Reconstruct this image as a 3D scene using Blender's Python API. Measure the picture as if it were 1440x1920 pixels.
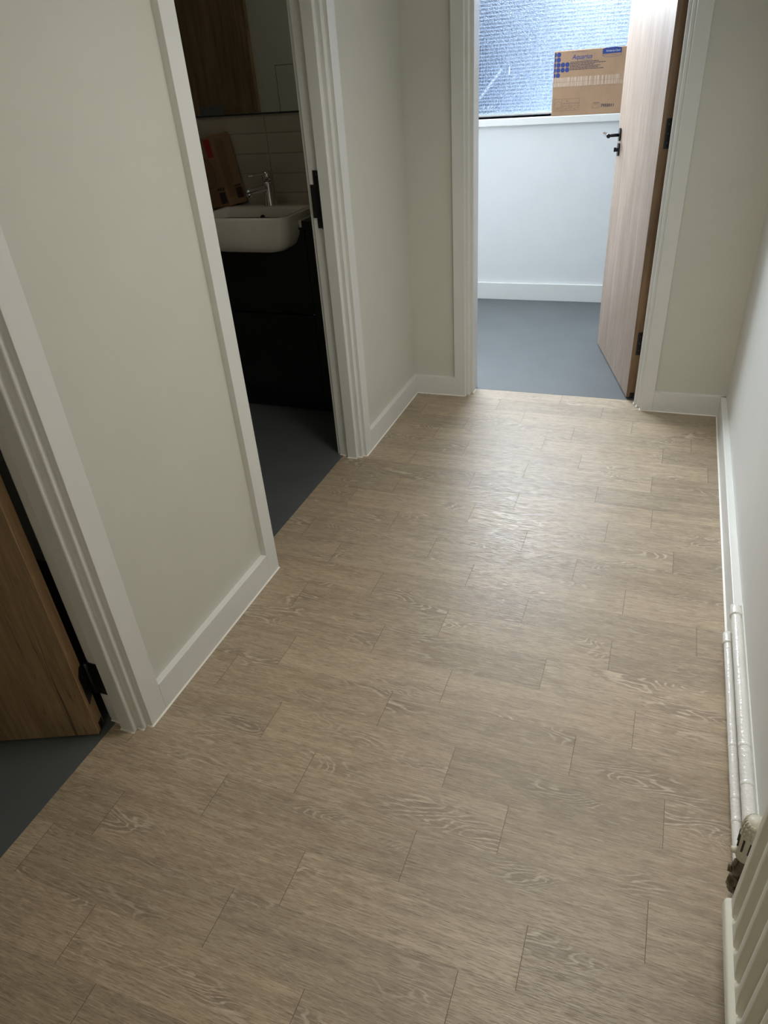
import bpy, bmesh, math, random
from mathutils import Vector, Matrix

random.seed(7)
for o in list(bpy.data.objects):
    bpy.data.objects.remove(o)
scene = bpy.context.scene
COL = scene.collection

# ------------------------------------------------------------------ camera
F_PX = 1307.04
YAW, PITCH, ROLL = 0.401034876, 0.570950878, -0.0790366178
CAM_Z = 1.5
cy, sy = math.cos(YAW), math.sin(YAW)
fwd = Vector((-sy * math.cos(PITCH), cy * math.cos(PITCH), -math.sin(PITCH)))
r0 = Vector((cy, sy, 0))
u0 = r0.cross(fwd)
rgt = r0 * math.cos(ROLL) + u0 * math.sin(ROLL)
upv = -r0 * math.sin(ROLL) + u0 * math.cos(ROLL)
cam_d = bpy.data.cameras.new('camera')
cam_d.sensor_fit = 'VERTICAL'
cam_d.sensor_height = 36.0
cam_d.lens = F_PX / 1920 * 36.0
cam_d.clip_start = 0.02
cam = bpy.data.objects.new('camera', cam_d)
COL.objects.link(cam)
cam.matrix_world = Matrix((
    (rgt.x, upv.x, -fwd.x, 0), (rgt.y, upv.y, -fwd.y, 0),
    (rgt.z, upv.z, -fwd.z, CAM_Z), (0, 0, 0, 1)))
scene.camera = cam

# ------------------------------------------------------------------ exposure, sky, lamps, added lights
scene.view_settings.view_transform = 'Standard'
scene.view_settings.look = 'None'
scene.view_settings.gamma = 1.0
scene.view_settings.use_curve_mapping = False
scene.view_settings.exposure = 0.22

world = bpy.data.worlds.new('overcast_sky')
scene.world = world
world.use_nodes = True
wt = world.node_tree
wt.nodes.clear()
wo = wt.nodes.new('ShaderNodeOutputWorld')
wb = wt.nodes.new('ShaderNodeBackground')
wc = wt.nodes.new('ShaderNodeTexCoord')
ws = wt.nodes.new('ShaderNodeSeparateXYZ')
wr = wt.nodes.new('ShaderNodeValToRGB')
wt.links.new(wc.outputs['Generated'], ws.inputs[0])
wt.links.new(ws.outputs['Z'], wr.inputs[0])
wt.links.new(wr.outputs[0], wb.inputs[0])
wt.links.new(wb.outputs[0], wo.inputs[0])
wr.color_ramp.elements[0].color = (0.60, 0.74, 1.0, 1)
wr.color_ramp.elements[0].position = 0.0
wr.color_ramp.elements[1].color = (0.90, 0.95, 1.0, 1)
wr.color_ramp.elements[1].position = 0.3
wm = wt.nodes.new('ShaderNodeMapRange')
wm.interpolation_type = 'SMOOTHSTEP'
wt.links.new(ws.outputs['Z'], wm.inputs[0])
wm.inputs[1].default_value = 0.0     # low sky over the roofs is dim, the upper sky is bright
wm.inputs[2].default_value = 0.50
wm.inputs[3].default_value = 0.24
wm.inputs[4].default_value = 5.0
wt.links.new(wm.outputs[0], wb.inputs[1])


def area(name, loc, aim, sx, sy_, power, colour, spread=180):
    d = bpy.data.lights.new(name, 'AREA')
    d.shape = 'RECTANGLE'
    d.size, d.size_y = sx, sy_
    d.energy = power
    d.color = colour
    d.spread = math.radians(spread)
    o = bpy.data.objects.new(name, d)
    COL.objects.link(o)
    o.location = loc
    v = Vector(aim) - Vector(loc)
    o.rotation_euler = v.to_track_quat('-Z', 'Y').to_euler()
    return o


area('far_room_ceiling_lamp', (-1.35, 4.45, 2.44), (-1.0, 4.3, 0), 1.2, 0.7, 2, (0.86, 0.93, 1.0))
area('window_daylight_fill', (-1.25, 4.98, 2.02), (-0.1, 2.3, 0.6), 1.7, 0.30, 70, (0.84, 0.92, 1.0), 150)  # added area light inside the window top, strengthens daylight on the right wall
area('hallway_ceiling_lamp', (-0.05, 1.65, 2.46), (-0.05, 1.65, 0), 0.5, 0.5, 8.2, (1.0, 0.95, 0.86), 125)
area('basin_room_fill_light', (-2.05, 2.35, 2.46), (-2.05, 2.5, 0), 0.12, 0.12, 0.6, (1.0, 0.88, 0.68))  # added fill to lift the dark basin and tiles, no lit lamp there
area('hallway_rear_ceiling_lamp', (-0.5, -0.9, 2.46), (-0.5, -0.9, 0), 0.5, 0.5, 4.8, (1.0, 0.90, 0.72))

# ------------------------------------------------------------------ mesh helpers


def add_box(bm, x0, x1, y0, y1, z0, z1, bevel=0.0, seg=2):
    n0 = len(bm.verts)
    vs = [bm.verts.new(p) for p in ((x0, y0, z0), (x1, y0, z0), (x1, y1, z0), (x0, y1, z0),
                                    (x0, y0, z1), (x1, y0, z1), (x1, y1, z1), (x0, y1, z1))]
    fs = [bm.faces.new([vs[i] for i in f]) for f in
          ((3, 2, 1, 0), (4, 5, 6, 7), (0, 1, 5, 4), (1, 2, 6, 5), (2, 3, 7, 6), (3, 0, 4, 7))]
    if bevel > 0:
        es = list({e for f in fs for e in f.edges})
        bmesh.ops.bevel(bm, geom=es, offset=bevel, segments=seg, affect='EDGES', profile=0.5)
    return vs


def box_bm(*a, **k):
    bm = bmesh.new()
    add_box(bm, *a, **k)
    return bm


def add_prism(bm, pts, z0, z1, axis='z'):
    """extrude a polygon; axis z: pts are (x,y); axis y: pts are (x,z); axis x: pts are (y,z)"""
    def P(p, h):
        return {'z': (p[0], p[1], h), 'y': (p[0], h, p[1]), 'x': (h, p[0], p[1])}[axis]
    a = [bm.verts.new(P(p, z0)) for p in pts]
    b = [bm.verts.new(P(p, z1)) for p in pts]
    n = len(pts)
    fs = [bm.faces.new(a), bm.faces.new(b)]
    for i in range(n):
        fs.append(bm.faces.new((a[i], a[(i + 1) % n], b[(i + 1) % n], b[i])))
    bmesh.ops.recalc_face_normals(bm, faces=fs)
    return fs


def add_tube(bm, p0, p1, r0_, r1_=None, n=20, cap=True):
    r1_ = r0_ if r1_ is None else r1_
    p0, p1 = Vector(p0), Vector(p1)
    d = (p1 - p0).normalized()
    a = d.orthogonal().normalized()
    b = d.cross(a)
    A = [bm.verts.new(p0 + (a * math.cos(t) + b * math.sin(t)) * r0_) for t in [2 * math.pi * i / n for i in range(n)]]
    B = [bm.verts.new(p1 + (a * math.cos(t) + b * math.sin(t)) * r1_) for t in [2 * math.pi * i / n for i in range(n)]]
    fs = []
    for i in range(n):
        f = bm.faces.new((A[i], A[(i + 1) % n], B[(i + 1) % n], B[i]))
        f.smooth = True
        fs.append(f)
    if cap:
        fs += [bm.faces.new(A[::-1]), bm.faces.new(B)]
    bmesh.ops.recalc_face_normals(bm, faces=fs)


def add_lathe(bm, base, axis, prof, n=28):
    """prof: list of (radius, distance along axis)"""
    base, d = Vector(base), Vector(axis).normalized()
    a = d.orthogonal().normalized()
    b = d.cross(a)
    rings = []
    for r, h in prof:
        rings.append([bm.verts.new(base + d * h + (a * math.cos(t) + b * math.sin(t)) * max(r, 1e-5))
                      for t in [2 * math.pi * i / n for i in range(n)]])
    fs = []
    for A, B in zip(rings, rings[1:]):
        for i in range(n):
            f = bm.faces.new((A[i], A[(i + 1) % n], B[(i + 1) % n], B[i]))
            f.smooth = True
            fs.append(f)
    fs += [bm.faces.new(rings[0][::-1]), bm.faces.new(rings[-1])]
    bmesh.ops.recalc_face_normals(bm, faces=fs)


def rrect(x0, x1, y0, y1, r, n=6, rs=None):
    """rounded rectangle outline; rs = radii for (x0y0, x1y0, x1y1, x0y1)"""
    rs = rs or (r, r, r, r)
    out = []
    for (cx, cy_, a0, rr, sx, sy_) in ((x0, y0, 180, rs[0], 1, 1), (x1, y0, 270, rs[1], -1, 1),
                                       (x1, y1, 0, rs[2], -1, -1), (x0, y1, 90, rs[3], 1, -1)):
        rr = max(rr, 1e-4)
        for i in range(n + 1):
            t = math.radians(a0 + 90 * i / n)
            out.append((cx + sx * rr + rr * math.cos(t), cy_ + sy_ * rr + rr * math.sin(t)))
    return out


def add_loft(bm, loops, cap0=True, cap1=True, smooth=True):
    """loops: list of lists of 3D points, same count"""
    R = [[bm.verts.new(p) for p in L] for L in loops]
    n = len(R[0])
    fs = []
    for A, B in zip(R, R[1:]):
        for i in range(n):
            f = bm.faces.new((A[i], A[(i + 1) % n], B[(i + 1) % n], B[i]))
            f.smooth = smooth
            fs.append(f)
    if cap0:
        fs.append(bm.faces.new(R[0][::-1]))
    if cap1:
        fs.append(bm.faces.new(R[-1]))
    bmesh.ops.recalc_face_normals(bm, faces=fs)


def wpos(o):
    p = Vector(o.location)
    while o.parent:
        o = o.parent
        p += Vector(o.location)
    return p


def obj(name, bm, mat, parent=None, label=None, cat=None, kind=None, group=None, origin=None, ao=False):
    """link bm (in world coordinates) as one object whose origin is at the middle of its base"""
    vs = [v.co for v in bm.verts]
    if origin is None:
        lo = Vector([min(v[i] for v in vs) for i in range(3)])
        hi = Vector([max(v[i] for v in vs) for i in range(3)])
        origin = Vector(((lo.x + hi.x) / 2, (lo.y + hi.y) / 2, lo.z))
    origin = Vector(origin)
    bmesh.ops.translate(bm, verts=bm.verts, vec=-origin)
    me = bpy.data.meshes.new(name)
    bm.to_mesh(me)
    bm.free()
    for m in (mat if isinstance(mat, (list, tuple)) else [mat]):
        me.materials.append(m)
    o = bpy.data.objects.new(name, me)
    COL.objects.link(o)
    if parent:
        o.parent = parent
        o.location = origin - wpos(parent)
    else:
        o.location = origin
    tag(o, label, cat, kind, group)
    return o


def tag(o, label=None, cat=None, kind=None, group=None):
    if label: o['label'] = label
    if cat: o['category'] = cat
    if kind: o['kind'] = kind
    if group: o['group'] = group
    return o


def empty(name, loc, label, cat, kind=None, group=None):
    o = bpy.data.objects.new(name, None)
    o.empty_display_size = 0.05
    COL.objects.link(o)
    o.location = loc
    return tag(o, label, cat, kind, group)


def struct(name, bm, mat, label, cat):
    return obj(name, bm, mat, None, label, cat, 'structure')


def text_bm(bm, body, size, M, align='LEFT', depth=0.0003, shear=0.0, bold=0.0, width=1.0):
    cu = bpy.data.curves.new('lettering', 'FONT')
    cu.body = body
    cu.size = size
    cu.align_x = align
    cu.extrude = depth
    cu.shear = shear
    cu.offset = bold
    cu.resolution_u = 3
    t = bpy.data.objects.new('lettering', cu)
    COL.objects.link(t)
    bpy.context.view_layer.update()
    me = bpy.data.meshes.new_from_object(t)
    bpy.data.objects.remove(t)
    me.transform(Matrix.Diagonal((width, 1, 1, 1)))
    me.transform(M)
    bm.from_mesh(me)
    bpy.data.meshes.remove(me)


# ------------------------------------------------------------------ materials


def new_mat(name):
    m = bpy.data.materials.new(name)
    m.use_nodes = True
    nt = m.node_tree
    b = nt.nodes['Principled BSDF']
    return m, nt, b


def N(nt, kind, **kw):
    n = nt.nodes.new('ShaderNode' + kind)
    for k, v in kw.items():
        if k in n.bl_rna.properties and k not in ('inputs',):
            try:
                setattr(n, k, v)
                continue
            except Exception:
                pass
    return n


def math_(nt, op, a, b=None, c=None):
    n = nt.nodes.new('ShaderNodeMath')
    n.operation = op
    for i, v in enumerate((a, b, c)):
        if v is None:
            continue
        if hasattr(v, 'links'):
            nt.links.new(v, n.inputs[i])
        else:
            n.inputs[i].default_value = v
    return n.outputs[0]


def ramp(nt, fac, stops):
    n = nt.nodes.new('ShaderNodeValToRGB')
    e = n.color_ramp.elements
    while len(e) > 1:
        e.remove(e[-1])
    e[0].position, e[0].color = stops[0][0], tuple(stops[0][1]) + (1,)
    for p, c in stops[1:]:
        x = e.new(p)
        x.color = tuple(c) + (1,)
    nt.links.new(fac, n.inputs[0])
    return n.outputs[0]


def mix(nt, fac, a, b, mode='MIX'):
    n = nt.nodes.new('ShaderNodeMix')
    n.data_type = 'RGBA'
    n.blend_type = mode
    for i, v in ((0, fac), (6, a), (7, b)):
        if hasattr(v, 'links'):
            nt.links.new(v, n.inputs[i])
        elif i == 0:
            n.inputs[0].default_value = v
        else:
            n.inputs[i].default_value = tuple(v) + (1,)
    return n.outputs[2]


def mapping(nt, src, scale=(1, 1, 1), loc=(0, 0, 0)):
    n = nt.nodes.new('ShaderNodeMapping')
    n.inputs['Scale'].default_value = scale
    n.inputs['Location'].default_value = loc
    nt.links.new(src, n.inputs['Vector'])
    return n.outputs[0]


def noise(nt, vec, scale=1.0, detail=2.0, rough=0.5, dist=0.0, out=0):
    n = nt.nodes.new('ShaderNodeTexNoise')
    nt.links.new(vec, n.inputs['Vector'])
    n.inputs['Scale'].default_value = scale
    n.inputs['Detail'].default_value = detail
    n.inputs['Roughness'].default_value = rough
    n.inputs['Distortion'].default_value = dist
    return n.outputs[out]


def bump(nt, b, height, strength=0.2, dist=0.001, normal=None):
    n = nt.nodes.new('ShaderNodeBump')
    n.inputs['Strength'].default_value = strength
    n.inputs['Distance'].default_value = dist
    nt.links.new(height, n.inputs['Height'])
    nt.links.new(n.outputs[0], b.inputs['Normal'])


def coord(nt, out='Object'):
    return nt.nodes.new('ShaderNodeTexCoord').outputs[out]


def simple(name, colour, rough=0.5, metal=0.0, spec=0.5, bumpy=None, tint=None):
    m, nt, b = new_mat(name)
    c = coord(nt)
    f = noise(nt, c, 6.0, 4, 0.6)
    k = tint if tint is not None else 0.04
    dark = tuple(x * (1 - k) for x in colour)
    lite = tuple(min(1, x * (1 + k)) for x in colour)
    nt.links.new(ramp(nt, f, [(0.3, dark), (0.7, lite)]), b.inputs['Base Color'])
    b.inputs['Roughness'].default_value = rough
    b.inputs['Metallic'].default_value = metal
    b.inputs['Specular IOR Level'].default_value = spec
    if bumpy:
        bump(nt, b, noise(nt, c, bumpy[0], 3, 0.55), bumpy[1], bumpy[2])
    return m


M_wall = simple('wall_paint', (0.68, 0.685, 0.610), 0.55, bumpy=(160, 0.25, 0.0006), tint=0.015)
M_wall_right = simple('daylit_wall_paint', (0.77, 0.77, 0.74), 0.5, bumpy=(160, 0.25, 0.0006), tint=0.015)  # wall paint turned whiter and cooler, its daylight put into the colour
M_trim = simple('satin_trim_paint', (0.785, 0.795, 0.765), 0.33, bumpy=(30, 0.15, 0.0006), tint=0.015)
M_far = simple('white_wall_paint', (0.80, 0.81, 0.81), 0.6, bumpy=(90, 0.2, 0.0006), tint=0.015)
M_ceil = simple('ceiling_paint', (0.85, 0.85, 0.83), 0.8)
M_caulk = simple('white_caulk', (0.86, 0.84, 0.78), 0.45)
M_black = simple('black_metal', (0.012, 0.012, 0.014), 0.38, metal=0.2)
M_screw = simple('dark_screw_metal', (0.10, 0.10, 0.12), 0.3, metal=0.9)
M_vanity = simple('black_laminate', (0.011, 0.011, 0.011), 0.32)
M_chrome = simple('chrome', (0.75, 0.75, 0.76), 0.08, metal=1.0)
M_brass = simple('tarnished_brass', (0.16, 0.13, 0.09), 0.32, metal=0.85, bumpy=(60, 0.4, 0.001), tint=0.3)
M_ceramic = simple('glazed_ceramic', (0.80, 0.77, 0.70), 0.08, spec=0.6)
M_rad = simple('radiator_enamel', (0.74, 0.72, 0.62), 0.42, bumpy=(120, 0.35, 0.0008), tint=0.03)
M_plastic = simple('ivory_plastic', (0.66, 0.63, 0.52), 0.4)
M_slot = simple('dark_slot', (0.03, 0.028, 0.022), 0.7)
M_pipe = simple('pipe_gloss_paint', (0.82, 0.81, 0.78), 0.16, spec=0.6, bumpy=(140, 0.9, 0.0016))
M_gasket = simple('rubber_gasket', (0.03, 0.035, 0.04), 0.6)
M_mirror = simple('mirror_silver', (0.80, 0.81, 0.79), 0.01, metal=1.0, tint=0.0)
M_blue = simple('blue_print_ink', (0.012, 0.04, 0.21), 0.55)
M_ink = simple('dark_print_ink', (0.035, 0.025, 0.05), 0.55)
M_red = simple('red_print_ink', (0.42, 0.015, 0.01), 0.5)
M_faint = simple('faded_print_ink', (0.15, 0.085, 0.05), 0.6)
M_dkink = simple('brown_print_ink', (0.07, 0.04, 0.03), 0.6)
M_whiteink = simple('pale_print_ink', (0.62, 0.65, 0.75), 0.5)
M_greyplate = simple('brushed_grey_plate', (0.20, 0.22, 0.22), 0.4, metal=0.6)
M_fence = simple('dark_render', (0.02, 0.02, 0.025), 0.9)
M_yard = simple('pale_paving', (0.42, 0.52, 0.66), 0.9)


def tile_material():
    m, nt, b = new_mat('handmade_glazed_tile')
    c = coord(nt)
    f = noise(nt, c, 3.0, 3, 0.5)
    nt.links.new(ramp(nt, f, [(0.3, (0.42, 0.38, 0.32)), (0.7, (0.50, 0.47, 0.40))]), b.inputs['Base Color'])
    b.inputs['Roughness'].default_value = 0.22
    bump(nt, b, noise(nt, mapping(nt, c, (9, 9, 22)), 1.0, 3, 0.5), 0.5, 0.004)
    return m


M_tile = tile_material()
M_grout = simple('grout', (0.46, 0.43, 0.37), 0.9)


def plank_material():
    m, nt, b = new_mat('limed_oak_vinyl_plank')
    geo = nt.nodes.new('ShaderNodeAttribute')
    geo.attribute_name = 'plank'
    sep = nt.nodes.new('ShaderNodeSeparateColor')
    nt.links.new(geo.outputs['Color'], sep.inputs[0])
    r, g, bl = sep.outputs
    c = coord(nt)
    off = nt.nodes.new('ShaderNodeCombineXYZ')
    nt.links.new(math_(nt, 'MULTIPLY', r, 37.0), off.inputs[0])
    nt.links.new(math_(nt, 'MULTIPLY', g, 23.0), off.inputs[1])
    nt.links.new(math_(nt, 'MULTIPLY', bl, 11.0), off.inputs[2])
    add = nt.nodes.new('ShaderNodeVectorMath')
    add.operation = 'ADD'
    nt.links.new(c, add.inputs[0])
    nt.links.new(off.outputs[0], add.inputs[1])
    v = add.outputs[0]
    # slow figure, gives cathedral arches and knots where it peaks
    fig = noise(nt, mapping(nt, v, (3.2, 11.0, 1)), 1.0, 1.5, 0.45, 0.35)
    warp = noise(nt, mapping(nt, v, (9.0, 60.0, 1)), 1.0, 2.5, 0.6)
    rings = math_(nt, 'SINE', math_(nt, 'ADD', math_(nt, 'MULTIPLY', fig, 135.0), math_(nt, 'MULTIPLY', warp, 9.0)))
    ringm = math_(nt, 'MULTIPLY_ADD', rings, 0.5, 0.5)
    # where the figure is strong
    knot = noise(nt, mapping(nt, v, (4.2, 12.0, 1), (3.1, 7.7, 0)), 1.0, 1.5, 0.5)
    kmask = ramp(nt, knot, [(0.54, (0, 0, 0)), (0.68, (1, 1, 1))])
    pores = noise(nt, mapping(nt, v, (22.0, 330.0, 1)), 1.0, 3.5, 0.70, 0.25)
    pores2 = noise(nt, mapping(nt, v, (30.0, 420.0, 1), (5, 9, 0)), 1.0, 3.0, 0.70, 0.2)
    streak = noise(nt, mapping(nt, v, (2.2, 46.0, 1), (1, 2, 0)), 1.0, 4.0, 0.6)
    blotch = noise(nt, mapping(nt, v, (5.5, 16.0, 1), (11, 4, 0)), 1.0, 3.0, 0.55)
    light = mix(nt, r, (0.440, 0.350, 0.240), (0.455, 0.370, 0.262))
    dark = mix(nt, g, (0.315, 0.240, 0.163), (0.335, 0.265, 0.192))
    base = mix(nt, ramp(nt, streak, [(0.30, (0, 0, 0)), (0.66, (1, 1, 1))]), dark, light)
    base = mix(nt, math_(nt, 'MULTIPLY', ramp(nt, blotch, [(0.50, (0, 0, 0)), (0.74, (1, 1, 1))]), 0.5), base, (0.250, 0.190, 0.136))
    base = mix(nt, math_(nt, 'MULTIPLY', kmask, 0.55), base, (0.225, 0.170, 0.124))
    rl = math_(nt, 'MULTIPLY', math_(nt, 'MULTIPLY', ramp(nt, ringm, [(0.70, (0, 0, 0)), (0.95, (1, 1, 1))]), kmask), 0.85)
    base = mix(nt, rl, base, (0.60, 0.51, 0.39))
    pl = ramp(nt, pores, [(0.50, (0, 0, 0)), (0.64, (1, 1, 1))])
    base = mix(nt, math_(nt, 'MULTIPLY', pl, 0.60), base, (0.60, 0.51, 0.375))
    pd = ramp(nt, pores2, [(0.33, (1, 1, 1)), (0.50, (0, 0, 0))])
    base = mix(nt, math_(nt, 'MULTIPLY', pd, 0.70), base, (0.175, 0.128, 0.082))
    # each plank a touch lighter or darker
    val = math_(nt, 'MULTIPLY_ADD', bl, 0.20, 0.91)
    hs = nt.nodes.new('ShaderNodeHueSaturation')
    nt.links.new(base, hs.inputs['Color'])
    nt.links.new(val, hs.inputs['Value'])
    hs.inputs['Saturation'].default_value = 1.02
    nt.links.new(hs.outputs[0], b.inputs['Base Color'])
    b.inputs['Specular IOR Level'].default_value = 0.62
    rr = math_(nt, 'MULTIPLY_ADD', pores, 0.22, 0.27)
    nt.links.new(rr, b.inputs['Roughness'])
    h = math_(nt, 'SUBTRACT', math_(nt, 'MULTIPLY_ADD', streak, 0.9, math_(nt, 'MULTIPLY', pl, 0.2)), math_(nt, 'MULTIPLY', pd, 0.5))
    bump(nt, b, h, 0.45, 0.0008)
    return m


M_plank = plank_material()
M_joint = simple('plank_joint', (0.085, 0.062, 0.04), 0.7)


def vinyl_material(name, k):
    m, nt, b = new_mat(name)
    c = coord(nt)
    f = noise(nt, c, 5, 3, 0.5)
    base = ramp(nt, f, [(0.3, (0.150 * k, 0.168 * k, 0.172 * k)), (0.7, (0.172 * k, 0.190 * k, 0.194 * k))])
    sp = noise(nt, c, 260, 2, 0.7)
    base = mix(nt, ramp(nt, sp, [(0.62, (0, 0, 0)), (0.75, (0.5, 0.5, 0.5))]), base, (0.26 * k, 0.28 * k, 0.28 * k))
    nt.links.new(base, b.inputs['Base Color'])
    b.inputs['Roughness'].default_value = 0.48
    bump(nt, b, noise(nt, c, 220, 2, 0.6), 0.3, 0.0006)
    return m


M_vinyl = vinyl_material('grey_sheet_vinyl', 0.60)
M_vinyl_dark = vinyl_material('shaded_sheet_vinyl', 0.58)  # same sheet vinyl, a little side-room shade put into the colour


def door_material(name, lo, hi, edge, crack=0.7, loc=(0, 0, 0)):
    m, nt, b = new_mat(name)
    c = mapping(nt, coord(nt), (1, 1, 1), loc)
    big = noise(nt, mapping(nt, c, (7, 7, 1.3)), 1.0, 4, 0.6, 0.9)
    grain = noise(nt, mapping(nt, c, (70, 70, 3.0)), 1.0, 4, 0.6, 0.2)
    fine = noise(nt, mapping(nt, c, (260, 260, 14)), 1.0, 2, 0.6)
    base = ramp(nt, big, [(0.25, lo), (0.52, tuple((a + d) / 2 for a, d in zip(lo, hi))), (0.75, hi)])
    base = mix(nt, math_(nt, 'MULTIPLY', ramp(nt, grain, [(0.35, (1, 1, 1)), (0.60, (0, 0, 0))]), 0.55), base, edge)
    base = mix(nt, math_(nt, 'MULTIPLY', ramp(nt, fine, [(0.56, (0, 0, 0)), (0.75, (1, 1, 1))]), 0.35), base, tuple(min(1, x * 1.35) for x in hi))
    cr = noise(nt, mapping(nt, c, (22, 22, 1.1), (4, 2, 1)), 1.0, 2.5, 0.55, 0.4)
    line = math_(nt, 'SUBTRACT', 1.0, math_(nt, 'MULTIPLY', math_(nt, 'ABSOLUTE', math_(nt, 'SUBTRACT', cr, 0.5)), 130.0))
    gate = noise(nt, mapping(nt, c, (6, 6, 1.6), (9, 1, 3)), 1.0, 1, 0.5)
    line = math_(nt, 'MULTIPLY', math_(nt, 'MAXIMUM', line, 0.0), ramp(nt, gate, [(0.50, (0, 0, 0)), (0.60, (1, 1, 1))]))
    base = mix(nt, math_(nt, 'MULTIPLY', line, crack), base, tuple(x * 0.25 for x in lo))
    nt.links.new(base, b.inputs['Base Color'])
    b.inputs['Roughness'].default_value = 0.45
    bump(nt, b, math_(nt, 'ADD', grain, math_(nt, 'MULTIPLY', fine, 0.4)), 0.25, 0.0008)
    return m


M_door = door_material('rustic_oak_laminate', (0.22, 0.145, 0.075), (0.44, 0.30, 0.17), (0.14, 0.085, 0.04), 0.8)
M_door_far = door_material('daylit_oak_laminate', (0.30, 0.220, 0.165), (0.45, 0.355, 0.285), (0.22, 0.155, 0.11), 0.35, (3, 5, 2))  # same oak as the near door, daylight put in as a paler colour
M_edge_near = door_material('orange_edge_lipping', (0.36, 0.22, 0.11), (0.56, 0.36, 0.19), (0.26, 0.15, 0.075), 0.1, (8, 1, 4))
M_edge = door_material('door_edge_lipping', (0.17, 0.10, 0.05), (0.30, 0.185, 0.10), (0.12, 0.07, 0.035), 0.1, (8, 1, 4))


def card_material(name, col, tape=None):
    m, nt, b = new_mat(name)
    c = coord(nt)
    flute = noise(nt, mapping(nt, c, (220, 220, 4)), 1.0, 2, 0.6)
    big = noise(nt, c, 9, 4, 0.6)
    base = ramp(nt, big, [(0.3, tuple(x * 0.9 for x in col)), (0.7, tuple(x * 1.07 for x in col))])
    base = mix(nt, math_(nt, 'MULTIPLY', ramp(nt, flute, [(0.45, (1, 1, 1)), (0.7, (0, 0, 0))]), 0.12), base, tuple(x * 0.6 for x in col))
    nt.links.new(base, b.inputs['Base Color'])
    b.inputs['Roughness'].default_value = 0.75
    bump(nt, b, flute, 0.2, 0.0006)
    return m


M_card = card_material('corrugated_cardboard', (0.42, 0.262, 0.155))
M_card2 = card_material('brown_cardboard', (0.34, 0.20, 0.105))


def tape_material():
    m, nt, b = new_mat('clear_packing_tape')
    c = coord(nt)
    f = noise(nt, mapping(nt, c, (230, 1, 6)), 1.0, 2, 0.5)
    nt.links.new(ramp(nt, f, [(0.45, (0.42, 0.275, 0.175)), (0.62, (0.60, 0.47, 0.36))]), b.inputs['Base Color'])
    b.inputs['Roughness'].default_value = 0.14
    b.inputs['Specular IOR Level'].default_value = 0.7
    bump(nt, b, f, 0.6, 0.002)
    return m


M_tape = tape_material()


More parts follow.
